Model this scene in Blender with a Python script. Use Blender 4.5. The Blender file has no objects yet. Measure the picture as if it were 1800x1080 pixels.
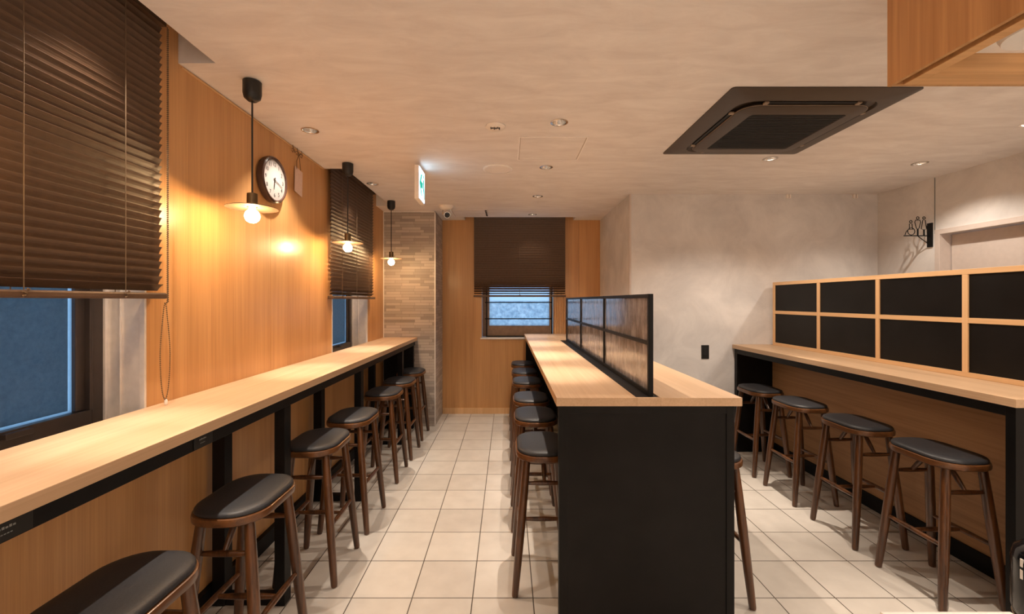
import bpy, bmesh, math, random
from mathutils import Vector, Matrix
random.seed(7)
C = bpy.context.scene.collection
S = bpy.context.scene
R = math.radians

# ------------------------------------------------------------------ camera, world, exposure
cam_d = bpy.data.cameras.new('camera')
cam = bpy.data.objects.new('camera', cam_d); C.objects.link(cam)
cam.location = (0, 0, 1.476); cam.rotation_euler = (R(90), 0, 0)
cam_d.sensor_width = 36; cam_d.sensor_fit = 'HORIZONTAL'
cam_d.lens = 747/1800*36
cam_d.shift_x = 8/1800; cam_d.shift_y = -11/1800
cam_d.clip_start = 0.02
S.camera = cam
S.view_settings.view_transform = 'Standard'
S.view_settings.look = 'None'
S.view_settings.gamma = 1
S.view_settings.use_curve_mapping = False
S.view_settings.exposure = 0.36
W = bpy.data.worlds.new('dusk'); S.world = W; W.use_nodes = True
W.node_tree.nodes['Background'].inputs[0].default_value = (0.42, 0.66, 0.94, 1)
W.node_tree.nodes['Background'].inputs[1].default_value = 1.9

SPOT_W = 43.0      # wide part of each downlight
BEAM_W = 85.0     # narrow core
SPOT_COL = (1, 0.84, 0.69)
FILL_GLOBE_W = 14.0  # strength of the added fill globes
BULB_STRENGTH = 150.0
CEIL = 2.53

# ------------------------------------------------------------------ materials
MATS = {}
def newmat(name):
    m = bpy.data.materials.new(name); m.use_nodes = True
    nt = m.node_tree; b = nt.nodes['Principled BSDF']
    MATS[name] = m
    return m, nt, b
def plain(name, col, rough=0.5, metal=0.0, noise=0.06, nscale=30, spec=0.5, coat=0.0, bump=0.0):
    m, nt, b = newmat(name)
    tc = nt.nodes.new('ShaderNodeTexCoord')
    n = nt.nodes.new('ShaderNodeTexNoise'); n.inputs['Scale'].default_value = nscale; n.inputs['Detail'].default_value = 4
    nt.links.new(tc.outputs['Object'], n.inputs['Vector'])
    r = nt.nodes.new('ShaderNodeValToRGB')
    r.color_ramp.elements[0].position = .3; r.color_ramp.elements[1].position = .7
    r.color_ramp.elements[0].color = tuple(c*(1-noise) for c in col)+(1,)
    r.color_ramp.elements[1].color = tuple(min(1, c*(1+noise)) for c in col)+(1,)
    nt.links.new(n.outputs[0], r.inputs[0]); nt.links.new(r.outputs[0], b.inputs['Base Color'])
    b.inputs['Roughness'].default_value = rough; b.inputs['Metallic'].default_value = metal
    b.inputs['Specular IOR Level'].default_value = spec; b.inputs['Coat Weight'].default_value = coat
    if bump:
        bp = nt.nodes.new('ShaderNodeBump'); bp.inputs['Strength'].default_value = bump; bp.inputs['Distance'].default_value = .002
        nt.links.new(n.outputs[0], bp.inputs['Height']); nt.links.new(bp.outputs[0], b.inputs['Normal'])
    return m
def wood(name, light, dark, axis, fine=160, rough=.45, streak=3.0, coat=0.0):
    """laminate / solid wood with its grain along one axis"""
    m, nt, b = newmat(name); L = nt.links
    tc = nt.nodes.new('ShaderNodeTexCoord')
    def stretched(sc, along, det, seed):
        mp = nt.nodes.new('ShaderNodeMapping')
        s = [sc, sc, sc]; s['xyz'.index(axis)] = along
        mp.inputs['Scale'].default_value = s; mp.inputs['Location'].default_value = (seed, seed*.7, seed*1.3)
        L.new(tc.outputs['Object'], mp.inputs['Vector'])
        n = nt.nodes.new('ShaderNodeTexNoise'); n.inputs['Scale'].default_value = 1; n.inputs['Detail'].default_value = det
        n.inputs['Roughness'].default_value = .6; n.inputs['Distortion'].default_value = .3
        L.new(mp.outputs[0], n.inputs['Vector']); return n
    a = stretched(fine, 1.6, 3, 1.0); c = stretched(streak*4, .55, 5, 5.0)
    mx = nt.nodes.new('ShaderNodeMath'); mx.operation = 'MULTIPLY_ADD'
    L.new(a.outputs[0], mx.inputs[0]); mx.inputs[1].default_value = .45
    m2 = nt.nodes.new('ShaderNodeMath'); m2.operation = 'MULTIPLY'; m2.inputs[1].default_value = .55
    L.new(c.outputs[0], m2.inputs[0]); L.new(m2.outputs[0], mx.inputs[2])
    r = nt.nodes.new('ShaderNodeValToRGB')
    r.color_ramp.elements[0].position = .36; r.color_ramp.elements[1].position = .62
    r.color_ramp.elements[0].color = tuple(dark)+(1,); r.color_ramp.elements[1].color = tuple(light)+(1,)
    L.new(mx.outputs[0], r.inputs[0]); L.new(r.outputs[0], b.inputs['Base Color'])
    b.inputs['Roughness'].default_value = rough; b.inputs['Coat Weight'].default_value = coat
    b.inputs['Coat Roughness'].default_value = .15
    bp = nt.nodes.new('ShaderNodeBump'); bp.inputs['Strength'].default_value = .12; bp.inputs['Distance'].default_value = .001
    L.new(mx.outputs[0], bp.inputs['Height']); L.new(bp.outputs[0], b.inputs['Normal'])
    return m
def emit(name, col, strength):
    m, nt, b = newmat(name)
    b.inputs['Base Color'].default_value = tuple(col)+(1,)
    b.inputs['Emission Color'].default_value = tuple(col)+(1,)
    b.inputs['Emission Strength'].default_value = strength
    return m
def plaster(name, c1, c2, scale, sx=1, sy=1, sz=1, bump=.25):
    m, nt, b = newmat(name); L = nt.links
    tc = nt.nodes.new('ShaderNodeTexCoord')
    mp = nt.nodes.new('ShaderNodeMapping'); mp.inputs['Scale'].default_value = (sx, sy, sz)
    L.new(tc.outputs['Object'], mp.inputs['Vector'])
    n = nt.nodes.new('ShaderNodeTexNoise'); n.inputs['Scale'].default_value = scale; n.inputs['Detail'].default_value = 8
    n.inputs['Roughness'].default_value = .65; n.inputs['Distortion'].default_value = .6
    L.new(mp.outputs[0], n.inputs['Vector'])
    r = nt.nodes.new('ShaderNodeValToRGB')
    r.color_ramp.elements[0].position = .33; r.color_ramp.elements[1].position = .66
    r.color_ramp.elements[0].color = c1+(1,); r.color_ramp.elements[1].color = c2+(1,)
    L.new(n.outputs[0], r.inputs[0]); L.new(r.outputs[0], b.inputs['Base Color'])
    b.inputs['Roughness'].default_value = .85
    bp = nt.nodes.new('ShaderNodeBump'); bp.inputs['Strength'].default_value = bump; bp.inputs['Distance'].default_value = .003
    L.new(n.outputs[0], bp.inputs['Height']); L.new(bp.outputs[0], b.inputs['Normal'])
    return m
def floor_tiles():
    m, nt, b = newmat('floor_tiles'); L = nt.links
    tc = nt.nodes.new('ShaderNodeTexCoord'); sp = nt.nodes.new('ShaderNodeSeparateXYZ')
    L.new(tc.outputs['Object'], sp.inputs[0])
    def mth(op, a, bv=None, cv=None):
        k = nt.nodes.new('ShaderNodeMath'); k.operation = op
        for i, v in enumerate((a, bv, cv)):
            if v is None: continue
            if isinstance(v, (int, float)): k.inputs[i].default_value = v
            else: L.new(v, k.inputs[i])
        return k.outputs[0]
    tx = mth('MULTIPLY_ADD', sp.outputs[0], 1/.3, .173/.3)
    ty = mth('MULTIPLY_ADD', sp.outputs[1], 1/.3, -.009/.3)
    dx = mth('PINGPONG', tx, .5); dy = mth('PINGPONG', ty, .5)
    d = mth('MINIMUM', dx, dy)
    mr = nt.nodes.new('ShaderNodeMapRange'); mr.inputs['From Min'].default_value = .006; mr.inputs['From Max'].default_value = .011
    L.new(d, mr.inputs['Value'])
    cb = nt.nodes.new('ShaderNodeCombineXYZ'); L.new(mth('FLOOR', tx), cb.inputs[0]); L.new(mth('FLOOR', ty), cb.inputs[1])
    wn = nt.nodes.new('ShaderNodeTexWhiteNoise'); wn.noise_dimensions = '2D'; L.new(cb.outputs[0], wn.inputs['Vector'])
    n = nt.nodes.new('ShaderNodeTexNoise'); n.inputs['Scale'].default_value = 9; n.inputs['Detail'].default_value = 6
    L.new(tc.outputs['Object'], n.inputs['Vector'])
    f = mth('MULTIPLY_ADD', wn.outputs['Value'], .3, mth('MULTIPLY', n.outputs[0], .7))
    r = nt.nodes.new('ShaderNodeValToRGB')
    r.color_ramp.elements[0].color = (.53, .49, .44, 1); r.color_ramp.elements[1].color = (.66, .62, .56, 1)
    r.color_ramp.elements[0].position = .2; r.color_ramp.elements[1].position = .75
    L.new(f, r.inputs[0])
    mx = nt.nodes.new('ShaderNodeMix'); mx.data_type = 'RGBA'
    mx.inputs[6].default_value = (.07, .055, .04, 1); L.new(r.outputs[0], mx.inputs[7]); L.new(mr.outputs[0], mx.inputs[0])
    L.new(mx.outputs[2], b.inputs['Base Color'])
    b.inputs['Roughness'].default_value = .42
    bp = nt.nodes.new('ShaderNodeBump'); bp.inputs['Strength'].default_value = .5; bp.inputs['Distance'].default_value = .002
    L.new(mr.outputs[0], bp.inputs['Height']); L.new(bp.outputs[0], b.inputs['Normal'])
    return m
def border_tiles():
    m, nt, b = newmat('border_tiles'); L = nt.links
    tc = nt.nodes.new('ShaderNodeTexCoord'); sp = nt.nodes.new('ShaderNodeSeparateXYZ'); L.new(tc.outputs['Object'], sp.inputs[0])
    ad = nt.nodes.new('ShaderNodeMath'); ad.operation = 'ADD'; L.new(sp.outputs[0], ad.inputs[0]); L.new(sp.outputs[1], ad.inputs[1])
    cb = nt.nodes.new('ShaderNodeCombineXYZ'); L.new(ad.outputs[0], cb.inputs[0]); L.new(sp.outputs[2], cb.inputs[1])
    br = nt.nodes.new('ShaderNodeTexBrick'); L.new(cb.outputs[0], br.inputs['Vector'])
    br.inputs['Scale'].default_value = 1; br.inputs['Brick Width'].default_value = .17; br.inputs['Row Height'].default_value = .033
    br.inputs['Mortar Size'].default_value = .0016; br.inputs['Bias'].default_value = -.1
    br.offset_frequency = 3; br.offset = .37; br.squash = 1.3; br.squash_frequency = 2
    br.inputs['Color1'].default_value = (.52, .455, .405, 1); br.inputs['Color2'].default_value = (.29, .245, .215, 1)
    br.inputs['Mortar'].default_value = (.26, .22, .19, 1)
    L.new(br.outputs['Color'], b.inputs['Base Color']); b.inputs['Roughness'].default_value = .5
    bp = nt.nodes.new('ShaderNodeBump'); bp.inputs['Strength'].default_value = .5; bp.inputs['Distance'].default_value = .004
    L.new(br.outputs['Color'], bp.inputs['Height']); L.new(bp.outputs[0], b.inputs['Normal'])
    return m
def frosted(name, c1, c2, scale, gloss=.12, stretch=(1, 1, 1), see=0.0, rough=.25, fres=.8):
    """frosted pane: passes light diffusely, a little mirror on top"""
    m = bpy.data.materials.new(name); m.use_nodes = True; nt = m.node_tree; L = nt.links
    nt.nodes.clear(); out = nt.nodes.new('ShaderNodeOutputMaterial')
    tc = nt.nodes.new('ShaderNodeTexCoord'); mp = nt.nodes.new('ShaderNodeMapping'); mp.inputs['Scale'].default_value = stretch
    L.new(tc.outputs['Object'], mp.inputs['Vector'])
    n = nt.nodes.new('ShaderNodeTexNoise'); n.inputs['Scale'].default_value = scale; n.inputs['Detail'].default_value = 5
    n.inputs['Roughness'].default_value = .7
    L.new(mp.outputs[0], n.inputs['Vector'])
    r = nt.nodes.new('ShaderNodeValToRGB'); r.color_ramp.elements[0].position = .35; r.color_ramp.elements[1].position = .65
    r.color_ramp.elements[0].color = c1+(1,); r.color_ramp.elements[1].color = c2+(1,)
    L.new(n.outputs[0], r.inputs[0])
    t = nt.nodes.new('ShaderNodeBsdfTranslucent'); L.new(r.outputs[0], t.inputs['Color'])
    g = nt.nodes.new('ShaderNodeBsdfGlossy'); g.inputs['Roughness'].default_value = rough; g.inputs['Color'].default_value = (.9, .9, .9, 1)
    last = t.outputs[0]
    if see:
        tr = nt.nodes.new('ShaderNodeBsdfTransparent'); tr.inputs['Color'].default_value = (.78, .72, .66, 1)
        ms = nt.nodes.new('ShaderNodeMixShader')
        mr = nt.nodes.new('ShaderNodeMapRange'); mr.inputs['From Min'].default_value = .35; mr.inputs['From Max'].default_value = .68
        mr.inputs['To Min'].default_value = min(1, see+.2); mr.inputs['To Max'].default_value = see-.25
        L.new(n.outputs[0], mr.inputs['Value']); L.new(mr.outputs[0], ms.inputs[0])
        L.new(last, ms.inputs[1]); L.new(tr.outputs[0], ms.inputs[2]); last = ms.outputs[0]
    fr = nt.nodes.new('ShaderNodeFresnel'); fr.inputs['IOR'].default_value = 1.45
    ma = nt.nodes.new('ShaderNodeMath'); ma.operation = 'MULTIPLY_ADD'; ma.inputs[1].default_value = fres; ma.inputs[2].default_value = gloss
    L.new(fr.outputs[0], ma.inputs[0])
    mg = nt.nodes.new('ShaderNodeMixShader'); L.new(ma.outputs[0], mg.inputs[0]); L.new(last, mg.inputs[1]); L.new(g.outputs[0], mg.inputs[2])
    L.new(mg.outputs[0], out.inputs['Surface']); MATS[name] = m
    return m

wood_wall = wood('wall_veneer', (.66, .36, .145), (.50, .25, .09), 'z', fine=150, rough=.36, coat=.15)
wood_top = wood('counter_veneer', (.70, .49, .315), (.57, .375, .22), 'y', fine=110, rough=.42)
wood_frame_y = wood('frame_wood_y', (.80, .52, .28), (.66, .40, .19), 'y', fine=120, rough=.45)
wood_frame_z = wood('frame_wood_z', (.80, .52, .28), (.66, .40, .19), 'z', fine=120, rough=.45)
wood_low = wood('low_panel_veneer', (.50, .28, .13), (.36, .185, .08), 'y', fine=60, rough=.5, streak=4)
wood_box = wood('bulkhead_veneer', (.62, .34, .14), (.43, .21, .075), 'z', fine=70, rough=.45, streak=4)
wood_box_x = wood('bulkhead_rail_wood', (.74, .43, .19), (.55, .30, .12), 'x', fine=70, rough=.45, streak=4)
stool_wood = wood('stool_dark_wood', (.135, .050, .015), (.020, .008, .0045), 'z', fine=90, rough=.32, streak=6, coat=.3)
stool_rim = wood('stool_seat_wood', (.17, .066, .020), (.06, .024, .009), 'y', fine=70, rough=.32, streak=5, coat=.3)
leather = plain('black_leather', (.026, .027, .031), rough=.46, noise=.25, nscale=220, bump=.15, spec=.38)
black = plain('black_steel', (.004, .004, .0045), rough=.5, noise=.4, nscale=12, spec=.25)
black_panel = plain('black_laminate', (.005, .0045, .0045), rough=.42, noise=.5, nscale=5, spec=.22)
black_gloss = plain('glossy_black', (.006, .006, .007), rough=.12)
black_plastic = plain('black_plastic', (.012, .012, .012), rough=.4)
blind_mat = plain('dark_brown_slats', (.088, .048, .027), rough=.42, noise=.12, nscale=40)
cord_mat = plain('brown_cord', (.14, .09, .05), rough=.8)
alu = plain('aluminium', (.84, .80, .77), rough=.36, metal=.2, noise=.05)
sash_mat = plain('bronze_sash', (.07, .055, .05), rough=.35, metal=.4)
white = plain('white_paint', (.94, .90, .86), rough=.5, noise=.02)
white_gloss = plain('white_solid_surface', (.92, .90, .87), rough=.2, noise=.01)
cream = plain('cream_plastic', (.93, .87, .80), rough=.45, noise=.02)
chrome = plain('brushed_chrome', (.75, .72, .68), rough=.18, metal=1, noise=.03)
brass = plain('aged_socket', (.16, .11, .06), rough=.35, metal=.8)
paper = plain('pink_paper', (.74, .55, .47), rough=.8, noise=.05, nscale=60)
ac_mat = plain('dark_brown_plastic', (.062, .044, .032), rough=.42, noise=.06)
ac_dark = plain('dark_grille', (.008, .008, .009), rough=.6)
edge_mat = plain('pale_edge', (.32, .24, .17), rough=.4)
clock_rim = plain('clock_rim', (.06, .03, .022), rough=.22, noise=.1)
dial = plain('clock_dial', (.32, .29, .275), spec=.1, rough=.7, noise=.01)
ink = plain('black_ink', (.015, .013, .012), rough=.5)
grey_ink = plain('grey_ink', (.22, .24, .24), rough=.5)
wall_plaster = plaster('plaster_wall', (.62, .595, .585), (.79, .76, .74), 2.6)
ceil_plaster = plaster('plaster_ceiling', (.76, .71, .68), (.88, .84, .81), 3.2, sx=1, sy=3.2)
trim_paint = plain('pale_pink_trim', (.66, .57, .52), rough=.5, noise=.03)
floor_mat = floor_tiles()
tile_mat = border_tiles()
pane_far = frosted('mottled_window_pane', (.48, .58, .66), (.80, .88, .92), 22, gloss=.03)
pane_clear_top = frosted('plain_window_pane', (.82, .90, .95), (.85, .93, .97), 4, gloss=.03)
pane_left = frosted('dark_window_film', (.34, .355, .36), (.41, .42, .42), 60, gloss=.01, rough=.45, fres=.15)
pane_strip = frosted('blue_edge_strip', (.54, .62, .68), (.60, .67, .72), 60, gloss=.01, fres=.3)
div_glass = frosted('streaked_divider_glass', (.45, .40, .38), (.85, .78, .74), 6, gloss=.10, stretch=(1, 3.4, 1.1), see=.40, rough=.12)
bulb_mat = emit('glowing_bulb', (1, .63, .30), BULB_STRENGTH)
lamp_mat = emit('downlight_lamp', (1, .86, .7), 40)
lamp_dim = emit('downlight_lamp_dim', (1, .86, .7), 28)
sign_white = emit('exit_sign_face', (.60, .80, 1.0), 3.6)
sign_green = emit('exit_sign_green', (.0, .42, .32), .8)
# clear glass shade disc
m = bpy.data.materials.new('smoky_glass_disc'); m.use_nodes = True; nt = m.node_tree
for n_ in list(nt.nodes): nt.nodes.remove(n_)
o_ = nt.nodes.new('ShaderNodeOutputMaterial'); g_ = nt.nodes.new('ShaderNodeBsdfGlossy'); g_.inputs['Roughness'].default_value = .25
g_.inputs['Color'].default_value = (.8, .6, .45, 1)
t_ = nt.nodes.new('ShaderNodeBsdfDiffuse'); t_.inputs['Color'].default_value = (.13, .085, .06, 1)
x_ = nt.nodes.new('ShaderNodeMixShader'); x_.inputs[0].default_value = .25
nt.links.new(t_.outputs[0], x_.inputs[1]); nt.links.new(g_.outputs[0], x_.inputs[2]); nt.links.new(x_.outputs[0], o_.inputs['Surface'])
disc_mat = m

# ------------------------------------------------------------------ mesh helpers (world coordinates; obj() moves them to the parent's origin)
def wloc(o):
    v = Vector((0, 0, 0))
    while o is not None:
        v += o.location; o = o.parent
    return v
def obj(name, bm, mat, parent=None, smooth=False, base=None):
    me = bpy.data.meshes.new(name)
    bmesh.ops.recalc_face_normals(bm, faces=bm.faces)
    off = wloc(parent) if parent is not None else Vector(base or (0, 0, 0))
    bm.transform(Matrix.Translation(-off))
    if smooth:
        for f in bm.faces: f.smooth = True
        for e in bm.edges:
            if len(e.link_faces) == 2 and e.calc_face_angle(0) > R(38): e.smooth = False
    bm.to_mesh(me); bm.free()
    me.materials.append(mat)
    o = bpy.data.objects.new(name, me); C.objects.link(o)
    if parent is not None: o.parent = parent
    else: o.location = off
    return o
def thing(name, label, cat, loc, group=None):
    o = bpy.data.objects.new(name, None); C.objects.link(o)
    o.empty_display_size = .05
    o.location = loc; o['label'] = label; o['category'] = cat
    if group: o['group'] = group
    return o
def tag(o, label, cat, group=None):
    o['label'] = label; o['category'] = cat
    if group: o['group'] = group
    return o
def struct(o): o['kind'] = 'structure'; return o
def sempty(name, loc): 
    o = bpy.data.objects.new(name, None); C.objects.link(o); o.location = loc; o['kind'] = 'structure'; o.empty_display_size = .05
    return o
def B(): return bmesh.new()
def box(bm, x0, x1, y0, y1, z0, z1, bev=0):
    vs = bmesh.ops.create_cube(bm, size=1)['verts']
    for v in vs:
        v.co = Vector((x0+(v.co.x+.5)*(x1-x0), y0+(v.co.y+.5)*(y1-y0), z0+(v.co.z+.5)*(z1-z0)))
    if bev:
        es = list({e for v in vs for e in v.link_edges})
        bmesh.ops.bevel(bm, geom=es, offset=bev, segments=2, affect='EDGES', profile=.5)
    return bm
def loft(bm, rings, cap0=True, cap1=True):
    prev = None
    for k, ring in enumerate(rings):
        vs = [bm.verts.new(p) for p in ring]
        if prev:
            n = len(vs)
            for i in range(n): bm.faces.new((prev[i], prev[(i+1) % n], vs[(i+1) % n], vs[i]))
        elif cap0: bm.faces.new(vs[::-1])
        prev = vs
    if cap1: bm.faces.new(prev)
    return bm
def rr(cx, cy, hx, hy, r, z, n=7):
    """rounded rectangle ring"""
    r = max(.001, min(r, hx-.0005, hy-.0005)); pts = []
    for (sx, sy, a0) in ((1, 1, 0), (-1, 1, 90), (-1, -1, 180), (1, -1, 270)):
        for i in range(n+1):
            a = R(a0+90*i/n)
            pts.append(Vector((cx+sx*(hx-r)+r*math.cos(a), cy+sy*(hy-r)+r*math.sin(a), z)))
    return pts
def lathe(bm, prof, origin, axis=(0, 0, 1), n=32, cap0=True, cap1=True):
    """prof: (radius, distance along axis)"""
    M = Vector((0, 0, 1)).rotation_difference(Vector(axis)).to_matrix(); o = Vector(origin)
    rings = [[o+M @ Vector((max(r, .0002)*math.cos(2*math.pi*i/n), max(r, .0002)*math.sin(2*math.pi*i/n), h)) for i in range(n)] for r, h in prof]
    return loft(bm, rings, cap0, cap1)
def tube(bm, pts, rad, n=10, closed=False):
    pts = [Vector(p) for p in pts]
    rs = rad if isinstance(rad, (list, tuple)) else [rad]*len(pts)
    rings = []; up = None
    for i, p in enumerate(pts):
        d = (pts[min(i+1, len(pts)-1)]-pts[max(i-1, 0)]).normalized()
        if up is None:
            up = d.orthogonal().normalized()
        else:
            up = (up-d*up.dot(d)).normalized()
        s = d.cross(up)
        rings.append([p+(up*math.cos(2*math.pi*k/n)+s*math.sin(2*math.pi*k/n))*rs[i] for k in range(n)])
    return loft(bm, rings)
def lerp(a, b, t): return Vector(a)*(1-t)+Vector(b)*t
def poly(bm, pts, thick):
    """flat outline (list of Vectors) extruded by the vector thick"""
    t = Vector(thick); n = len(pts)
    a = [bm.verts.new(Vector(p)) for p in pts]; b = [bm.verts.new(Vector(p)+t) for p in pts]
    bm.faces.new(a); bm.faces.new(b[::-1])
    for i in range(n): bm.faces.new((a[i], a[(i+1) % n], b[(i+1) % n], b[i]))
    return bm
def text_into(bm, s, size, M):
    cu = bpy.data.curves.new('t', 'FONT'); cu.body = s; cu.size = size; cu.align_x = 'CENTER'; cu.align_y = 'CENTER'; cu.extrude = .0004
    to = bpy.data.objects.new('t', cu); C.objects.link(to)
    dg = bpy.context.evaluated_depsgraph_get(); me = bpy.data.meshes.new_from_object(to.evaluated_get(dg))
    me.transform(M); bm.from_mesh(me)
    bpy.data.objects.remove(to); bpy.data.curves.remove(cu); bpy.data.meshes.remove(me)
def copy_tree(o, parent=None):
    c = o.copy(); C.objects.link(c)
    if parent is not None: c.parent = parent
    for ch in list(o.children): copy_tree(ch, c)
    return c

# ------------------------------------------------------------------ room shell
XL = -1.46      # left wood wall
ZF = 5.555      # far wall
XR = 3.66       # right wall
YP = 4.20       # plaster wall behind the right counter
YB = -2.2       # wall behind the camera
TOPW = 2.72
struct(obj('floor', box(B(), -1.9, 4.1, YB-.2, 6.0, -.12, 0), floor_mat))

W1 = (.25, 1.72); W2 = (3.53, 4.44); WZ = (.985, 2.36)
bm = B()
for y0, y1 in ((YB-.2, W1[0]), (W1[1], 2.62), (2.6225, W2[0]), (W2[1], 4.70), (4.7025, 6.0)):
    box(bm, XL-.25, XL, y0, y1, 0, TOPW)
for (a, b_) in (W1, W2):
    box(bm, XL-.25, XL, a, b_, 0, WZ[0]); box(bm, XL-.25, XL, a, b_, WZ[1], TOPW)
struct(obj('wall_left', bm, wood_wall))
bm = B()
WF = (-.35, .62, .985, 2.36)
for x0, x1 in ((-1.71, WF[0]), (WF[1], .93), (.9325, 1.9)): box(bm, x0, x1, ZF, ZF+.25, 0, TOPW)
box(bm, WF[0], WF[1], ZF, ZF+.25, 0, WF[2]); box(bm, WF[0], WF[1], ZF, ZF+.25, WF[3], TOPW)
struct(obj('wall_far', bm, wood_wall))
struct(obj('baseboard_far', box(B(), -.845, 1.19, ZF-.012, ZF+.01, 0, .075), wood_frame_z))
bm = B(); box(bm, 1.21, 4.0, YP, YP+.12, 0, TOPW); box(bm, 1.21, 1.33, YP+.12, ZF, 0, TOPW)
struct(obj('wall_plaster', bm, wall_plaster))
struct(obj('trim_1', box(B(), 1.204, 1.222, YP-.006, YP+.012, 0, CEIL), trim_paint))
DR = (3.03, 3.60, 2.05)
bm = B()
box(bm, XR, XR+.25, YB-.2, DR[0]-.04, 0, TOPW); box(bm, XR, XR+.25, DR[1]+.0, 4.3, 0, TOPW); box(bm, XR, XR+.25, DR[0]-.04, DR[1], DR[2], TOPW)
struct(obj('wall_right', bm, wall_plaster))
struct(obj('wall_back', box(B(), -1.9, 4.0, YB-.2, YB, 0, TOPW), wall_plaster))
bm = B(); box(bm, XL, -.85, 5.0, ZF, 0, TOPW)
struct(obj('wall_pillar', bm, tile_mat))
bm = B(); box(bm, -.858, -.846, 4.996, 5.006, 0, CEIL-.001); box(bm, XL, -.846, 4.996, 5.006, CEIL-.012, CEIL-.001)
box(bm, XL, XL+.008, 4.996, 5.006, 0, CEIL-.012)
struct(obj('trim_2', bm, alu))
struct(obj('trim_3', box(B(), XR-.004, XR+.01, 3.635, 3.64, DR[2], CEIL), grey_ink))
bm = B(); box(bm, XL, XL+.006, 1.9, 3.36, CEIL-.014, CEIL-.006); struct(obj('trim_4', bm, wood_frame_y))
# black skirting along the left wall
struct(obj('baseboard_left', box(B(), XL, XL+.03, -1.5, 4.98, 0, .09), black))

# ceiling with pockets and downlight holes
P1 = (XL, -1.294, .1, 1.885); P2 = (XL, -1.294, 3.39, 4.72); P3 = (-.55, .86, 5.36, ZF)
DL = [  # x, y, watt factor, label (None: added out of view for more room light)
 (-1.217, .22, 1, None), (-1.217, 1.42, 1, None), (-1.219, 2.624, 1, 'recessed downlight in the ceiling between the first and second pendant lamps'),
 (-1.213, 3.822, 1, 'recessed downlight in the ceiling beside the second window blind'),
 (.305, 2.507, 1, 'recessed downlight over the island, beside the near edge of the ceiling hatch'),
 (.305, 3.35, 1, 'recessed downlight over the island, just beyond the ceiling hatch'),
 (.305, 4.279, .85, 'second farthest of the recessed downlights over the island'),
 (.305, 5.18, .4, 'farthest recessed downlight over the island, in front of the far blind'),
 (1.947, 3.149, 1.25, 'recessed downlight just beyond the black air conditioner'),
 (3.157, 3.253, .6, 'brightly glowing recessed downlight near the toilet sign'),
 (3.11, 2.52, .35, 'pale rimmed downlight cut by the right edge of the photo'),
 (1.947, 1.95, 1, None), (-.1, -.9, 1.2, None), (1.5, -.9, 1.2, None), (2.9, .6, 1, None), (.85, .55, .38, None)]  # final entry added to brighten the white slab
DL[11] = (1.93, 1.80, 1, None)
DRAD = .043
def ring_edges(bm, pts):
    vs = [bm.verts.new(p) for p in pts]; return [bm.edges.new((vs[i], vs[(i+1) % len(vs)])) for i in range(len(vs))]
bm = B(); es = []
rx0, rx1, ry0, ry1 = XL, XR, YB, ZF
outer = [(rx0, ry0), (rx1, ry0), (rx1, ry1), (P3[1], ry1), (P3[1], P3[2]), (P3[0], P3[2]), (P3[0], ry1), (rx0, ry1),
         (rx0, P2[3]), (P2[1], P2[3]), (P2[1], P2[2]), (rx0, P2[2]), (rx0, P1[3]), (P1[1], P1[3]), (P1[1], P1[2]), (rx0, P1[2])]
es += ring_edges(bm, [Vector((x, y, CEIL)) for x, y in outer])
for d in DL:
    es += ring_edges(bm, [Vector((d[0]+DRAD*math.cos(2*math.pi*k/24), d[1]+DRAD*math.sin(2*math.pi*k/24), CEIL)) for k in range(24)])
bmesh.ops.triangle_fill(bm, use_beauty=True, use_dissolve=False, edges=es)
# pocket sides
for (x0, x1, y0, y1) in (P1, P2, P3):
    for a, b_ in (((x0, y0), (x1, y0)), ((x1, y0), (x1, y1)), ((x1, y1), (x0, y1))) if (x0, x1, y0, y1) != P3 else (((x0, y1), (x0, y0)), ((x0, y0), (x1, y0)), ((x1, y0), (x1, y1))):
        q = [bm.verts.new((a[0], a[1], CEIL)), bm.verts.new((b_[0], b_[1], CEIL)), bm.verts.new((b_[0], b_[1], TOPW)), bm.verts.new((a[0], a[1], TOPW))]
        bm.faces.new(q)
box(bm, -1.9, 4.1, YB-.2, 6.0, TOPW, TOPW+.1)
struct(obj('ceiling', bm, ceil_plaster))

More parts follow.
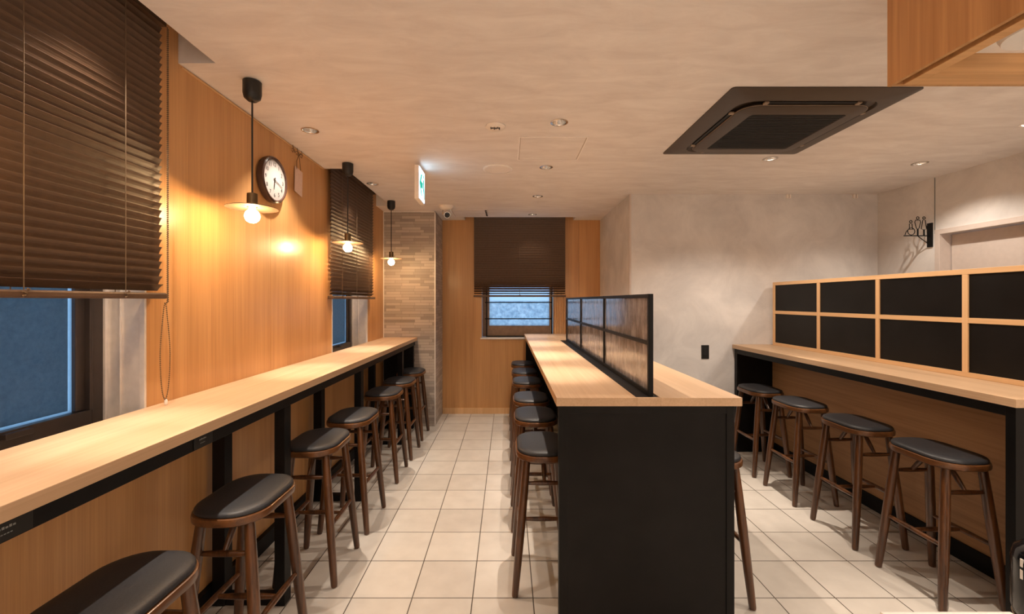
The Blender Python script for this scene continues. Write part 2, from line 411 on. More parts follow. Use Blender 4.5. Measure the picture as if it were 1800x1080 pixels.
# ------------------------------------------------------------------ windows
def win_left(n, ya, yb, film):
    r = sempty('window_%d' % n, (XL-.1, (ya+yb)/2, WZ[0]))
    xo = XL-.16
    bm = B()
    for yy in (ya, yb):       # ribbed aluminium reveal
        s = 1 if yy == ya else -1
        box(bm, xo, XL-.001, min(yy, yy+s*.008), max(yy, yy+s*.008), WZ[0], WZ[1])
        box(bm, xo, xo+.012, min(yy+s*.008, yy+s*.02), max(yy+s*.008, yy+s*.02), WZ[0], WZ[1], .002)
        box(bm, xo+.06, xo+.068, min(yy+s*.008, yy+s*.016), max(yy+s*.008, yy+s*.016), WZ[0], WZ[1], .002)
        box(bm, XL-.02, XL+.002, min(yy+s*.008, yy+s*.013), max(yy+s*.008, yy+s*.013), WZ[0], WZ[1], .001)
    box(bm, xo, XL-.001, ya, yb, WZ[0], WZ[0]+.008); box(bm, xo, XL-.001, ya, yb, WZ[1]-.008, WZ[1])
    obj('window_frame', bm, alu, r)
    bm = B(); a, b_ = ya+.008, yb-.008
    w = .055; z0, z1 = WZ[0]+.008, WZ[1]-.008
    box(bm, xo-.05, xo, a, a+w, z0, z1, .003); box(bm, xo-.05, xo, b_-w, b_, z0, z1, .003)
    box(bm, xo-.05, xo, a+w, b_-w, z0, z0+.06, .003); box(bm, xo-.05, xo, a+w, b_-w, z1-.05, z1, .003)
    box(bm, xo-.045, xo-.012, b_-w-.05, b_-w, z0+.06, z1-.05, .004)
    box(bm, xo-.045, xo-.012, a+w, a+w+.05, z0+.06, z1-.05, .004)
    box(bm, xo-.012, xo+.008, b_-w-.016, b_-w-.004, z0+.06, z1-.05, .002)
    sash = obj('sash', bm, sash_mat, r)
    obj('catch', box(B(), xo-.004, xo+.02, b_-w-.30, b_-w-.22, z0+.035, z0+.055, .003), sash_mat, sash)
    obj('pane', box(B(), xo-.034, xo-.028, a+w+.05, b_-w-.05, z0+.06, z1-.05), pane_strip, r)
    obj('window_film', box(B(), xo-.0275, xo-.0265, a+w+.062, b_-w-.066, z0+.070, z1-.06), pane_left, r)
win_left(1, W1[0], W1[1], True)
win_left(2, W2[0], W2[1], True)
r = sempty('window_3', ((WF[0]+WF[1])/2, ZF+.1, WF[2]))
bm = B(); yo = ZF+.15
box(bm, WF[0], WF[0]+.012, ZF-.001, yo, WF[2]+.008, WF[3]); box(bm, WF[1]-.012, WF[1], ZF-.001, yo, WF[2]+.008, WF[3])
obj('window_frame', bm, wood_wall, r)
obj('window_sill', box(B(), WF[0]-.004, WF[1]+.004, ZF-.012, yo, WF[2]-.012, WF[2]+.008, .002), alu, r)
bm = B()
box(bm, -.285, -.272, yo-.03, yo, WF[2]+.008, WF[3]); box(bm, .588, .601, yo-.03, yo, WF[2]+.008, WF[3])
box(bm, -.285, .601, yo-.03, yo, WF[2]+.008, WF[2]+.022)
for z in (1.453, 1.235): box(bm, -.30, .60, yo-.03, yo-.014, z-.007, z+.007)
obj('guard_bar', bm, black, r)
bm = B(); yo2 = yo+.03
box(bm, WF[0]+.012, -.245, yo2-.02, yo2+.03, WF[2]+.008, WF[3]); box(bm, .565, WF[1]-.012, yo2-.02, yo2+.03, WF[2]+.008, WF[3])
box(bm, -.245, .565, yo2-.02, yo2+.03, WF[2]+.008, 1.140)
obj('sash', bm, plain('brown_sash', (.30, .20, .14), rough=.4, noise=.15, nscale=18), r)
obj('pane', box(B(), -.25, .57, yo2, yo2+.006, 1.135, 1.47), pane_far, r)
obj('pane', box(B(), -.25, .57, yo2, yo2+.006, 1.47, WF[3]), pane_clear_top, r)
bm = B()
for k in range(6): box(bm, WF[1]+.002+k*.022, WF[1]+.018+k*.022, ZF-.018+.004*(k % 2), ZF, 1.0, 2.3, .004)
struct(obj('trim_5', bm, wood_frame_z))
# wall beyond the glass of window 1 is open dusk air: nothing to build

# doorway on the right wall
d = sempty('door_1', (XR+.08, (DR[0]+DR[1])/2, 0))
bm = B()
box(bm, XR-.012, XR+.12, DR[1]-.012, DR[1]+.03, 0, DR[2]+.03, .002)
box(bm, XR-.012, XR+.12, DR[0]-.07, DR[0]-.03, 0, DR[2]+.03, .002)
box(bm, XR-.012, XR+.12, DR[0]-.03, DR[1]-.012, DR[2]-.012, DR[2]+.03, .002)
obj('door_frame', bm, trim_paint, d)
leaf = obj('door_leaf', box(B(), XR+.085, XR+.12, DR[0]-.03, DR[1]-.018, .005, DR[2]-.016), trim_paint, d)
obj('door_handle', box(B(), XR+.065, XR+.085, DR[0]+.03, DR[0]+.05, .9, 1.1, .004), chrome, leaf)

# ------------------------------------------------------------------ downlights
for i, (x, y, f, lab) in enumerate(DL):
    out_of_view = lab is None
    t = thing('downlight', lab or ('added recessed downlight in the ceiling outside the photo, %s' %
              {0: 'left of the camera', 1: 'above the left counter', 11: 'above the near stool of the right counter', 12: 'behind the camera', 13: 'behind the camera to the right', 14: 'above the passage at far right', 15: 'above the white slab near the camera'}[i]),
              'ceiling light', (x, y, CEIL), 'recessed downlights in the ceiling')
    bm = B()
    n = 28; M = []
    prof = [(DRAD+.009, -.0005), (DRAD+.009, -.003), (DRAD, -.004), (DRAD-.003, -.002), (DRAD-.003, .002)]
    lathe(bm, prof, (x, y, CEIL), n=n, cap0=False, cap1=False)
    obj('trim_ring', bm, white if i == 10 else chrome, t, smooth=True)
    bm = B(); lathe(bm, [(DRAD-.003, .002), (DRAD-.006, .02), (.030, .055), (.026, .06)], (x, y, CEIL), n=n, cap0=False, cap1=True)
    obj('reflector', bm, chrome, t, smooth=True)
    bm = B(); lathe(bm, [(.021, .045), (.021, .05)], (x, y, CEIL), n=20)
    obj('lamp', bm, lamp_mat if i == 9 else lamp_dim, t)
    for nm, en, size, bl in (('downlight_spot', SPOT_W, 92 if x < 1 else 128, .6), ('downlight_beam', BEAM_W, 29, 1.0)):
        sd = bpy.data.lights.new(nm, 'SPOT'); sd.energy = en*f; sd.color = SPOT_COL if i != 9 else (1, .88, .74)
        sd.spot_size = R(size); sd.spot_blend = bl; sd.shadow_soft_size = .012
        so = bpy.data.objects.new(nm, sd); C.objects.link(so); so.parent = t; so.location = (0, 0, .014)

# ------------------------------------------------------------------ pendants
def pendant(y, label):
    x = -1.225
    t = thing('pendant_lamp', label, 'pendant light', (x, y, CEIL), 'pendant lamps over the left counter')
    bm = B(); lathe(bm, [(.030, -.001), (.041, -.004), (.041, -.06), (.036, -.082), (.020, -.096), (.006, -.098)], (x, y, CEIL), n=28)
    obj('ceiling_rose', bm, black_plastic, t, smooth=True)
    bm = B(); tube(bm, [(x, y, CEIL-.09), (x, y, 1.99)], .0042, 8)
    obj('cord', bm, black_plastic, t, smooth=True)
    bm = B(); lathe(bm, [(.008, 1.995), (.023, 1.99), (.0235, 1.93), (.018, 1.926)], (x, y, 0), n=24)
    obj('lamp_holder', bm, brass, t, smooth=True)
    bm = B(); lathe(bm, [(.0245, 1.9265), (.106, 1.921), (.112, 1.919), (.112, 1.921), (.106, 1.9235), (.0245, 1.929)], (x, y, 0), n=48, cap0=False, cap1=False)
    obj('lamp_shade', bm, disc_mat, t, smooth=True)
    bm = B(); pr = [(.013, 1.925), (.014, 1.914)]
    for k in range(1, 13):
        a = math.pi*(k/13.0); pr.append((.033*math.sin(a*.92+.25), 1.882+.033*math.cos(a*.92+.25)))
    lathe(bm, pr, (x, y, 0), n=24)
    obj('bulb', bm, bulb_mat, t, smooth=True)
pendant(2.04, 'nearest pendant lamp with a flat disc shade, hanging left of the clock')
pendant(3.26, 'pendant lamp with flat disc shade in front of the second window blind')
pendant(4.48, 'farthest pendant lamp, hanging in front of the tiled pillar')
pendant(.82, 'added pendant lamp beyond the left edge of the photo, before the large blind')  # row continued out of view, added for more light

# made-up opal globes behind the camera, added as fill light
for gx, lab in ((-.2, 'added fill globe lamp behind the camera, left one'), (1.3, 'added fill globe lamp behind the camera, middle one'), (2.8, 'added fill globe lamp behind the camera, right one')):
    t = thing('fill_globe_lamp', lab, 'pendant light', (gx, -1.3, CEIL), 'added fill lamps behind the camera')
    bm = B(); tube(bm, [(gx, -1.3, CEIL-.001), (gx, -1.3, 2.06)], .004, 8); obj('cord', bm, black_plastic, t)
    bm = B(); lathe(bm, [(.04, 2.06), (.075, 2.04)] + [(.15*math.cos(R(a)), 1.92+.15*math.sin(R(a))) for a in range(50, -90, -10)], (gx, -1.3, 0), n=32)
    obj('globe', bm, emit('fill_globe', (1, .84, .70), FILL_GLOBE_W), t, smooth=True)

# ------------------------------------------------------------------ blinds
def blind(ax, c, a, b_, z0, label, loc, cords, OPEN):
    """ax 'y': blind runs along y at x=c, room side is +x. ax 'x': runs along x at y=c, room side is -y"""
    t = thing('venetian_blind', label, 'window blind', loc)
    def bx(bm, u0, u1, d0, d1, z0_, z1_, bev=0):     # u along the blind, d towards the room
        if ax == 'y': return box(bm, c+d0, c+d1, u0, u1, z0_, z1_, bev)
        return box(bm, u0, u1, c-d1, c-d0, z0_, z1_, bev)
    obj('head_rail', bx(B(), a, b_, -.025, .025, 2.60, 2.65), blind_mat, t)
    obj('bottom_rail', bx(B(), a-.006, b_+.006, -.026, .026, z0, z0+.024, .006), blind_mat, t)
    bm = B(); z = z0+.045; w = .0175; row = 0
    while z < 2.60:
        tilt = R(min(TILT, OPEN[min(row, len(OPEN)-1)])); row += 1
        prof = []
        for k in range(5):
            s = (k-2)/2; bow = .0025*(1-s*s)
            prof.append((s*w*math.cos(tilt)-bow*math.sin(tilt), s*w*math.sin(tilt)+bow*math.cos(tilt)))
        up = [(d_, h+.0012) for d_, h in prof]; lo = prof[::-1]
        ringp = up+lo
        def P(u, d_, h): return Vector((c+d_, u, z+h)) if ax == 'y' else Vector((u, c-d_, z+h))
        loft(bm, [[P(a, d_, h) for d_, h in ringp], [P(b_, d_, h) for d_, h in ringp]])
        z += .030
    obj('slats', bm, blind_mat, t)
    for u in cords:
        bm = B()
        for dd in (.0195, -.0195):
            p = [(c+dd, u, z0+.02), (c+dd, u, 2.62)] if ax == 'y' else [(u, c-dd, z0+.02), (u, c-dd, 2.62)]
            tube(bm, p, .0013, 6)
        # knotted cord end on the bottom rail
        if ax == 'y':
            q = [(c+.024+.006*math.cos(k*1.3), u+.011*math.sin(k*1.1), z0+.028-.0022*k) for k in range(12)]
        else:
            q = [(u+.011*math.sin(k*1.1), c-.024-.006*math.cos(k*1.3), z0+.028-.0022*k) for k in range(12)]
        tube(bm, q, .0024, 6)
        obj('ladder_cord', bm, cord_mat, t, smooth=True)
    return t
TILT = 71      # OPEN: tilt of the lowest slats, which hang more open
def bead_loop(t, pts, name='pull_chain'):
    bm = B(); tube(bm, pts, .0008, 5)
    d = 0; prev = Vector(pts[0]); step = .0085; acc = 0
    for p in pts[1:]:
        p = Vector(p); seg = (p-prev).length
        while acc < seg:
            bmesh.ops.create_icosphere(bm, subdivisions=1, radius=.0029, matrix=Matrix.Translation(prev.lerp(p, acc/seg))); acc += step
        acc -= seg; prev = p
    return obj(name, bm, cord_mat, t, smooth=True)
b1 = blind('y', -1.425, .2, 1.745, 1.484, 'large dark brown venetian blind over the nearest window at left', (-1.425, .97, 1.484), (.55, 1.235, 1.565), (46, 60, 66))
zt = 2.6; lp = []
yc = 1.752; xc = -1.405
for k in range(19): lp.append((xc+.004, yc-.002, zt-(zt-1.47)*k/18))
for k in range(1, 30):
    u = k/30; a = u*2*math.pi
    zz = 1.27+.20*math.cos(a); wv = .032*math.sin(a)*(1-.55*max(0, math.cos(a)))
    lp.append((xc-.003, yc-.004-wv*.8, zz))
for k in range(18, -1, -1): lp.append((xc+.004, yc+.003, zt-(zt-1.47)*k/18))
bead_loop(b1, lp)
bm = B(); lathe(bm, [(.003, 0), (.006, .004), (.006, .018), (.003, .024)], (xc-.003, yc, 1.0465), n=12)
obj('chain_weight', bm, white, b1, smooth=True)
b2 = blind('y', -1.425, 3.43, 4.50, 1.492, 'venetian blind on the left wall behind the second pendant lamp', (-1.425, 3.96, 1.492), (3.62, 3.97, 4.32), (40, 52, 66))
b3 = blind('x', 5.47, -.43, .745, 1.525, 'closed dark venetian blind on the far wood wall above the island end', (.157, 5.47, 1.525), (-.25, .157, .56), (22, 34, 42, 50, 56, 62, 66))

# ------------------------------------------------------------------ left counter
CT = 1.045; TH = .038
t = thing('window_counter', 'long pale wood counter running under the left windows on black steel trestles', 'counter', (-1.26, 1.5, 0))
bm = B(); box(bm, XL+.0015, -1.062, -1.2, 4.995, CT-TH, CT, .0015)
obj('countertop', bm, wood_top, t)
bm = B(); box(bm, -1.115, -1.075, -1.2, 4.95, CT-TH-.048, CT-TH-.0005, .002); box(bm, -1.455, -1.42, -1.2, 4.95, CT-TH-.048, CT-TH-.0005, .002)
obj('apron_rail', bm, black, t)
for y in (.1, 2.08, 3.15, 4.375):
    obj('leg', box(B(), -1.125, -1.075, y-.03, y+.03, .0005, CT-TH-.048, .002), black, t)
    obj('leg', box(B(), -1.425, -1.365, y-.03, y+.03, .0005, CT-TH-.002, .002), black, t)
    bm = B(); box(bm, -1.365, -1.125, y-.025, y+.025, .0005, .045, .002); box(bm, -1.42, -1.115, y-.025, y+.025, CT-TH-.045, CT-TH-.002, .002)
    obj('cross_bar', bm, black, t)
obj('end_panel', box(B(), -1.425, -1.085, 4.90, 4.94, .0005, CT-TH-.001), black, t)
for y, lab in ((.915, 'small black power outlet on the counter edge rail at the left border'), (1.50, 'small black power outlet on the rail above the trestle of the left counter')):
    o = thing('power_outlet', lab, 'power outlet', (-1.0745, y, CT-TH-.024), 'outlets on the left counter rail')
    obj('plate', box(B(), -1.075, -1.0715, y-.045, y+.045, CT-TH-.044, CT-TH-.004, .001), black_plastic, o)
    bm = B()
    for k in range(5): box(bm, -1.0716, -1.0711, y-.022+k*.007, y-.017+k*.007, CT-TH-.018, CT-TH-.014+.0015*(k % 2))
    for k in range(4): box(bm, -1.0716, -1.0711, y-.017+k*.006, y-.013+k*.006, CT-TH-.030, CT-TH-.028)
    obj('marking', bm, grey_ink, o)

# ------------------------------------------------------------------ island
IX0, IX1, IY0, IY1 = .218, 1.043, 1.886, 5.53
t = thing('island_counter', 'long high island counter with pale wood top and black end panel', 'counter', ((IX0+IX1)/2, 3.7, 0))
GX0, GX1 = .575, .680
bm = B(); box(bm, IX0, GX0, IY0, IY1, CT-TH, CT, .0015); box(bm, GX1, IX1, IY0, IY1, CT-TH, CT, .0015)
box(bm, GX0, GX1, IY0, IY0+.012, CT-TH, CT, .001); box(bm, GX0, GX1, 4.66, IY1, CT-TH, CT, .001)
obj('countertop', bm, wood_top, t)
bm = B(); box(bm, GX0, GX1, IY0+.012, 4.66, CT-TH, CT-.004)
obj('divider_channel', bm, black, t)
bm = B()
box(bm, IX0+.012, IX1-.03, IY0+.014, IY0+.05, .0005, CT-TH-.001)
e0, e1 = IX0+.012, IX1-.03
for (x0, x1, z0, z1) in ((e0, e0+.035, 0.001, CT-TH-.001), (e1-.035, e1, .001, CT-TH-.001), (e0+.035, e1-.035, CT-TH-.036, CT-TH-.001), (e0+.035, e1-.035, .001, .04)):
    box(bm, x0, x1, IY0+.010, IY0+.016, z0, z1, .001)
obj('end_panel', bm, black_panel, t)
bm = B(); box(bm, IX0+.02, IX1-.04, IY1-.05, IY1-.02, .0005, CT-TH-.001); obj('end_panel', bm, black_panel, t)
bm = B(); box(bm, .605, .655, IY0+.05, IY1-.05, .0005, CT-TH-.001)
box(bm, .600, .660, IY0+.05, IY1-.05, .0006, .08); obj('spine_panel', bm, black_panel, t)
bm = B()
for x in (IX0+.03, IX1-.07): box(bm, x, x+.04, IY0+.05, IY1-.05, CT-TH-.046, CT-TH-.001)
obj('apron_rail', bm, black, t)
for y in (3.1, 4.3):
    for x0, x1 in ((IX0+.03, .605), (.655, IX1-.03)):
        obj('bracket', box(B(), x0, x1, y-.02, y+.02, CT-TH-.046, CT-TH-.0465+.04), black, t)
# a small box under the counter between the stools
o = thing('floor_box', 'small black box on the island spine, seen between the near stools', 'power outlet', (.6, 3.05, .43))
obj('box_body', box(B(), .575, .605, 2.96, 3.06, .36, .50, .003), black_plastic, o); obj('socket', box(B(), .572, .575, 2.985, 3.035, .40, .46, .001), ac_dark, o)

t = thing('glass_divider', 'black framed streaked glass screen standing along the island top', 'divider', (.650, 3.28, CT-.004))
DX0, DX1 = .640, .660; DZ1 = 1.507; dys = [1.935, 2.835, 3.735, 4.63]
bm = B(); box(bm, DX0, DX1, dys[0], dys[-1], DZ1-.018, DZ1, .001); box(bm, DX0, DX1, dys[0], dys[-1], CT-.0035, CT+.018, .001)
box(bm, DX0, DX1, dys[0], dys[-1], 1.273, 1.291, .001)
obj('rail', bm, black, t)
for y in dys: obj('post', box(B(), DX0-.001, DX1+.001, y-.010, y+.010, CT-.0035, DZ1+.0005, .001), black, t)
for k in range(3):
    for z0, z1 in ((CT+.018, 1.273), (1.291, DZ1-.018)):
        obj('glass_pane', box(B(), .6475, .6525, dys[k]+.010, dys[k+1]-.010, z0, z1), div_glass, t)

# ------------------------------------------------------------------ right counter with black shelving backdrop
RX0, RX1, RY0, RY1 = 2.22, 2.587, 1.855, YP-.003
t = thing('wall_counter', 'pale wood counter at right with black ends against the black panelled screen', 'counter', (2.4, 3.0, 0))
obj('countertop', box(B(), RX0, RX1-.0005, RY0, RY1, CT-TH, CT, .0015), wood_top, t)
obj('end_panel', box(B(), RX0+.006, RX1-.001, RY0+.006, RY0+.045, .0005, CT-TH-.0005, .001), black_panel, t)
obj('end_panel', box(B(), RX0+.02, RX1-.001, RY1-.05, RY1-.006, .0005, CT-TH-.0005, .001), black_panel, t)
bm = B(); box(bm, RX0+.02, RX0+.06, RY0+.045, RY1-.05, CT-TH-.048, CT-TH-.0005, .001); obj('apron_rail', bm, black, t)
t = thing('partition_screen', 'low partition of black panels in a pale wood grid behind the right counter', 'partition', (2.64, 3.0, 0))
obj('lower_panel', box(B(), RX1, RX1+.12, RY0, RY1, .10, CT, .001), wood_low, t)
obj('plinth', box(B(), RX1-.012, RX1+.12, RY0+.05, RY1-.05, .0005, .10), black, t)
gy = [RY0+.0, 2.404, 2.973, 3.54, 4.13]
bm = B(); G0, G1 = RX1, RX1+.12
box(bm, G0, G1, RY0, 4.145, 1.625, 1.655, .001); box(bm, G0, G1, RY0, 4.145, CT+.0005, CT+.028, .001)
for z in (1.350,): box(bm, G0+.001, G1, RY0, 4.145, z, z+.030, .001)
obj('grid_rail', bm, wood_frame_y, t)
for y in (RY0+.015, 2.404, 2.973, 3.54, 4.13):
    obj('grid_post', box(B(), G0-.0005, G1, y-.015, y+.015, CT+.028, 1.6245, .001), wood_frame_z, t)
ys = [RY0+.015, 2.404, 2.973, 3.54, 4.13]
for k in range(4):
    for z0, z1 in ((CT+.028, 1.350), (1.380, 1.625)):
        obj('black_panel', box(B(), G0+.008, G0+.02, ys[k]+.015, ys[k+1]-.015, z0, z1), black_panel, t)

# ------------------------------------------------------------------ stools
SH = .722
def make_stool():
    t = thing('bar_stool', '-', 'stool', (0, 0, 0))
    hx, hy, r = .142, .190, .118
    bm = B()
    loft(bm, [rr(0, 0, hx-.008, hy-.008, r-.008, .668), rr(0, 0, hx, hy, r, .674), rr(0, 0, hx+.001, hy+.001, r, .688), rr(0, 0, hx-.001, hy-.001, r, .698), rr(0, 0, hx-.006, hy-.006, r-.006, .700)])
    obj('seat', bm, stool_rim, t, smooth=True)
    bm = B(); rings = []
    for ins, z in ((.010, .7002), (.0065, .704), (.007, .710), (.011, .7155), (.020, .7195), (.040, .7225), (.070, .7235), (.105, .724)):
        rings.append(rr(0, 0, hx-ins, hy-ins, max(r-ins, .004), z))
    loft(bm, rings); obj('cushion', bm, leather, t, smooth=True)
    top = {}; bot = {}
    for sx in (-1, 1):
        for sy in (-1, 1):
            a = Vector((sx*.088, sy*.130, .672)); b_ = Vector((sx*.150, sy*.174, .0035))
            top[sx, sy] = a; bot[sx, sy] = b_
            bm = B(); ts = (0, .04, .2, .42, .65, .85, .985, 1)
            tube(bm, [lerp(a, b_, q) for q in ts], [.0165, .0185, .0205, .0215, .0205, .0185, .0165, .0150], 14)
            obj('leg', bm, stool_wood, t, smooth=True)
    def at(sx, sy, z):
        a, b_ = top[sx, sy], bot[sx, sy]; return lerp(a, b_, (a.z-z)/(a.z-b_.z))
    def spindle(p, q, r0, r1):
        bm = B(); tube(bm, [lerp(p, q, k/6) for k in range(7)], [r0, (r0+r1)/2, r1*.96, r1, r1*.96, (r0+r1)/2, r0], 10); return bm
    for sx in (-1, 1):
        obj('stretcher', spindle(at(sx, -1, .30), at(sx, 1, .30), .009, .013), stool_wood, t, smooth=True)
    m0 = (at(-1, -1, .30)+at(-1, 1, .30))/2; m1 = (at(1, -1, .30)+at(1, 1, .30))/2
    obj('stretcher', spindle(m0, m1, .008, .0125), stool_wood, t, smooth=True)
    for sy in (-1, 1):
        obj('stretcher', spindle(at(-1, sy, .552), at(1, sy, .552), .0075, .012), stool_wood, t, smooth=True)
        mm = (at(-1, sy, .552)+at(1, sy, .552))/2
        obj('brace', spindle(Vector((0, sy*.045, .672)), mm, .0075, .012), stool_wood, t, smooth=True)
    return t
st = make_stool(); used = False
def put(x, y, rz, label, group):
    global used
    o = st if not used else copy_tree(st); used = True
    o.location = (x, y, 0); o.rotation_euler = (0, 0, R(rz)); o['label'] = label; o['group'] = group
g = 'stools along the left window counter'
for y, x, rz, lab in ((1.115, -1.030, 0, 'stool at the lower left corner, nearest to the camera and cut by the photo edge'),
                  (1.69, -1.035, 0, 'second stool from the camera at the left window counter, its whole seat in view'),
                  (2.36, -1.045, 1, 'third stool from the camera at the left window counter, left of the open aisle'),
                  (2.86, -1.035, -1, 'fourth stool from the camera at the left window counter'),
                  (3.60, -1.045, 1, 'third stool from the tiled pillar at the left window counter'),
                  (4.10, -1.040, 0, 'second stool from the tiled pillar at the left window counter'),
                  (4.65, -1.050, 0, 'shaded stool standing right before the tiled pillar, under the far counter end')):
    put(x, y, rz, lab, g)
g = 'stools along the left side of the island'
for y, lab in ((2.29, 'nearest stool at the left side of the island, beside its black end panel'),
               (2.88, 'second stool from the camera at the left side of the island'),
               (3.39, 'third stool from the camera at the left side of the island'),
               (4.09, 'fourth stool from the camera at the left side of the island'),
               (4.64, 'second stool from the far wood wall, left side of the island'),
               (5.22, 'farthest stool at the left side of the island, before the wood wall')):
    put(.187, y, 0, lab, g)
put(1.022, 2.205, 0, 'stool mostly hidden behind the right side of the island, one leg showing', 'stools along the right side of the island')
g = 'stools along the right counter'
for y, lab in ((2.185, 'nearest stool at the right counter, large in the lower right of the photo'),
               (2.69, 'second stool from the camera at the right counter'),
               (3.22, 'third stool from the camera at the right counter'),
               (3.72, 'farthest stool at the right counter, beside the black end panel')):
    put(2.208, y, 0, lab, g)

# ------------------------------------------------------------------ clock
cy, cz = 2.60, 2.215
t = thing('wall_clock', 'round wall clock with dark brown rim on the left wood wall', 'clock', (XL, cy, cz))
bm = B(); lathe(bm, [(.120, .001), (.138, .006), (.142, .024), (.139, .040), (.131, .046), (.124, .044), (.122, .036)], (XL, cy, cz), (1, 0, 0), 56, cap1=False)
obj('clock_rim', bm, clock_rim, t, smooth=True)
bm = B(); lathe(bm, [(.123, .028), (.123, .035)], (XL, cy, cz), (1, 0, 0), 56)
dl = obj('dial', bm, dial, t)
# face seen from +x: up = z, right-hand side of the reader = +y
def face(cyy, czz, x): return Matrix(((0, 0, 1, x), (1, 0, 0, cyy), (0, 1, 0, czz), (0, 0, 0, 1)))
bm = B()
for h in range(1, 13):
    a = R(30*h); text_into(bm, str(h), .034, face(cy+.094*math.sin(a), cz+.094*math.cos(a), XL+.0354))
obj('numeral', bm, ink, dl)
def hand(ang, ln, w):
    a = R(ang); d_ = Vector((0, math.sin(a), math.cos(a))); s = Vector((0, d_.z, -d_.y)); o = Vector((XL+.038, cy, cz))
    return poly(B(), [o-d_*.015+s*w, o+d_*ln+s*w*.5, o+d_*ln-s*w*.5, o-d_*.015-s*w], (.0008, 0, 0))
obj('hour_hand', hand(189, .062, .0038), ink, t); obj('minute_hand', hand(108, .088, .0026), ink, t)

# paper tag hung from hooks
t = thing('paper_tag', 'pale pink paper tag hung by a wire near the ceiling, right of the clock', 'tag', (XL+.012, 2.97, CEIL-.02))
bm = B(); q = [Vector((XL+.006, 2.905, 2.40)), Vector((XL+.006, 3.015, 2.385)), Vector((XL+.012, 2.995, 2.205)), Vector((XL+.012, 2.89, 2.225))]
poly(bm, q, (.0012, 0, 0)); obj('paper', bm, paper, t)
bm = B()
tube(bm, [(XL+.008, 2.93, 2.385), (XL+.01, 2.925, 2.44), (XL+.012, 2.95, 2.49), (XL+.01, 2.97, 2.43), (XL+.008, 2.985, 2.39)], .0018, 6)
tube(bm, [(XL+.010, 2.86+.02*k, CEIL-.03+.012*math.sin(k*2.2)) for k in range(8)], .0022, 6)
for yy in (2.87, 2.93, 2.99): tube(bm, [(XL+.010, yy, CEIL-.001), (XL+.014, yy+.006, CEIL-.03), (XL+.010, yy+.004, CEIL-.05), (XL+.006, yy-.006, CEIL-.04)], .002, 6)
obj('wire_hook', bm, brass, t, smooth=True)

# ------------------------------------------------------------------ exit sign
t = thing('exit_sign', 'lit emergency exit sign box with green arrow hanging from the ceiling', 'exit sign', (-.685, 3.33, CEIL))
ex0, ex1, ey0, ey1, ez0, ez1 = -.704, -.669, 3.215, 3.435, 2.25, 2.508
bm = B(); box(bm, ex0, ex1-.002, ey0, ey1, ez0, ez1, .003); box(bm, ex0+.008, ex1-.008, 3.29, 3.36, ez1, CEIL-.0005)
obj('housing', bm, cream, t)
fc = obj('sign_face', box(B(), ex1-.002, ex1, ey0+.008, ey1-.008, ez0+.010, ez1-.008), sign_white, t)
bm = B(); mz = (ez0+ez1)/2; my = (ey0+ey1)/2; xf = ex1+.0003
def P2d(pts): return [Vector((xf, my+p[0], mz+p[1])) for p in pts]
poly(bm, P2d([(-.095, 0), (-.03, .085), (.010, .085), (-.032, .026), (.030, .026), (.030, -.026), (-.032, -.026), (.010, -.085), (-.03, -.085)]), (.0006, 0, 0))
poly(bm, P2d([(.062+.017*math.cos(k*math.pi/6), .082+.017*math.sin(k*math.pi/6)) for k in range(12)]), (.0006, 0, 0))
poly(bm, P2d([(.044, .060), (.080, .060), (.088, .0), (.097, -.090), (.078, -.090), (.064, -.020), (.054, -.090), (.034, -.090), (.046, -.01), (.036, .03)]), (.0006, 0, 0))
obj('pictogram', bm, sign_green, fc)

# ------------------------------------------------------------------ ceiling fittings
t = thing('security_camera', 'small silver security camera on a white ceiling base near the tiled pillar', 'camera', (-.68, 4.72, CEIL))
bm = B(); lathe(bm, [(.088, -.0005), (.088, -.010), (.060, -.035), (.035, -.045), (.006, -.046)], (-.68, 4.72, CEIL), n=32); obj('base', bm, cream, t, smooth=True)
bm = B(); lathe(bm, [(.020, 0), (.036, .004), (.040, .02), (.040, .085), (.036, .095)], (-.675, 4.775, CEIL-.085), (.12, -.96, -.25), 24); obj('camera_body', bm, chrome, t, smooth=True)
bm = B(); lathe(bm, [(.030, .0955), (.030, .099), (.018, .101)], (-.675, 4.775, CEIL-.085), (.12, -.96, -.25), 24); obj('lens', bm, black_gloss, t, smooth=True)
bm = B(); tube(bm, [(-.715, 4.72, CEIL-.03), (-.722, 4.74, CEIL-.09)], .006, 8); tube(bm, [(-.638, 4.72, CEIL-.03), (-.626, 4.74, CEIL-.09)], .006, 8); obj('bracket', bm, chrome, t, smooth=True)
t = thing('smoke_detector', 'white round ceiling disc with dark slots, left of the ceiling hatch', 'detector', (-.072, 2.564, CEIL))
bm = B(); lathe(bm, [(.060, -.0005), (.060, -.006), (.052, -.012), (.006, -.013)], (-.072, 2.564, CEIL), n=36); obj('cover', bm, cream, t, smooth=True)
bm = B()
for k in range(6):
    box(bm, -.102+k*.010, -.096+k*.010, 2.545+.006*(k % 2), 2.582-.007*((k+1) % 3), CEIL-.0142, CEIL-.0125)
box(bm, -.1, -.045, 2.56, 2.564, CEIL-.0142, CEIL-.0125); obj('slot', bm, ink, t)
t = thing('ceiling_speaker', 'larger plain white round ceiling speaker beyond the slotted disc', 'speaker', (-.077, 3.393, CEIL))
bm = B(); lathe(bm, [(.118, -.0005), (.118, -.006), (.110, -.010), (.104, -.010)], (-.077, 3.393, CEIL), n=44, cap1=False); obj('rim', bm, white, t, smooth=True)
bm = B(); lathe(bm, [(.104, -.007), (.103, -.0095), (.05, -.011), (.004, -.011)], (-.077, 3.393, CEIL), n=44); obj('grille', bm, cream, t, smooth=True)
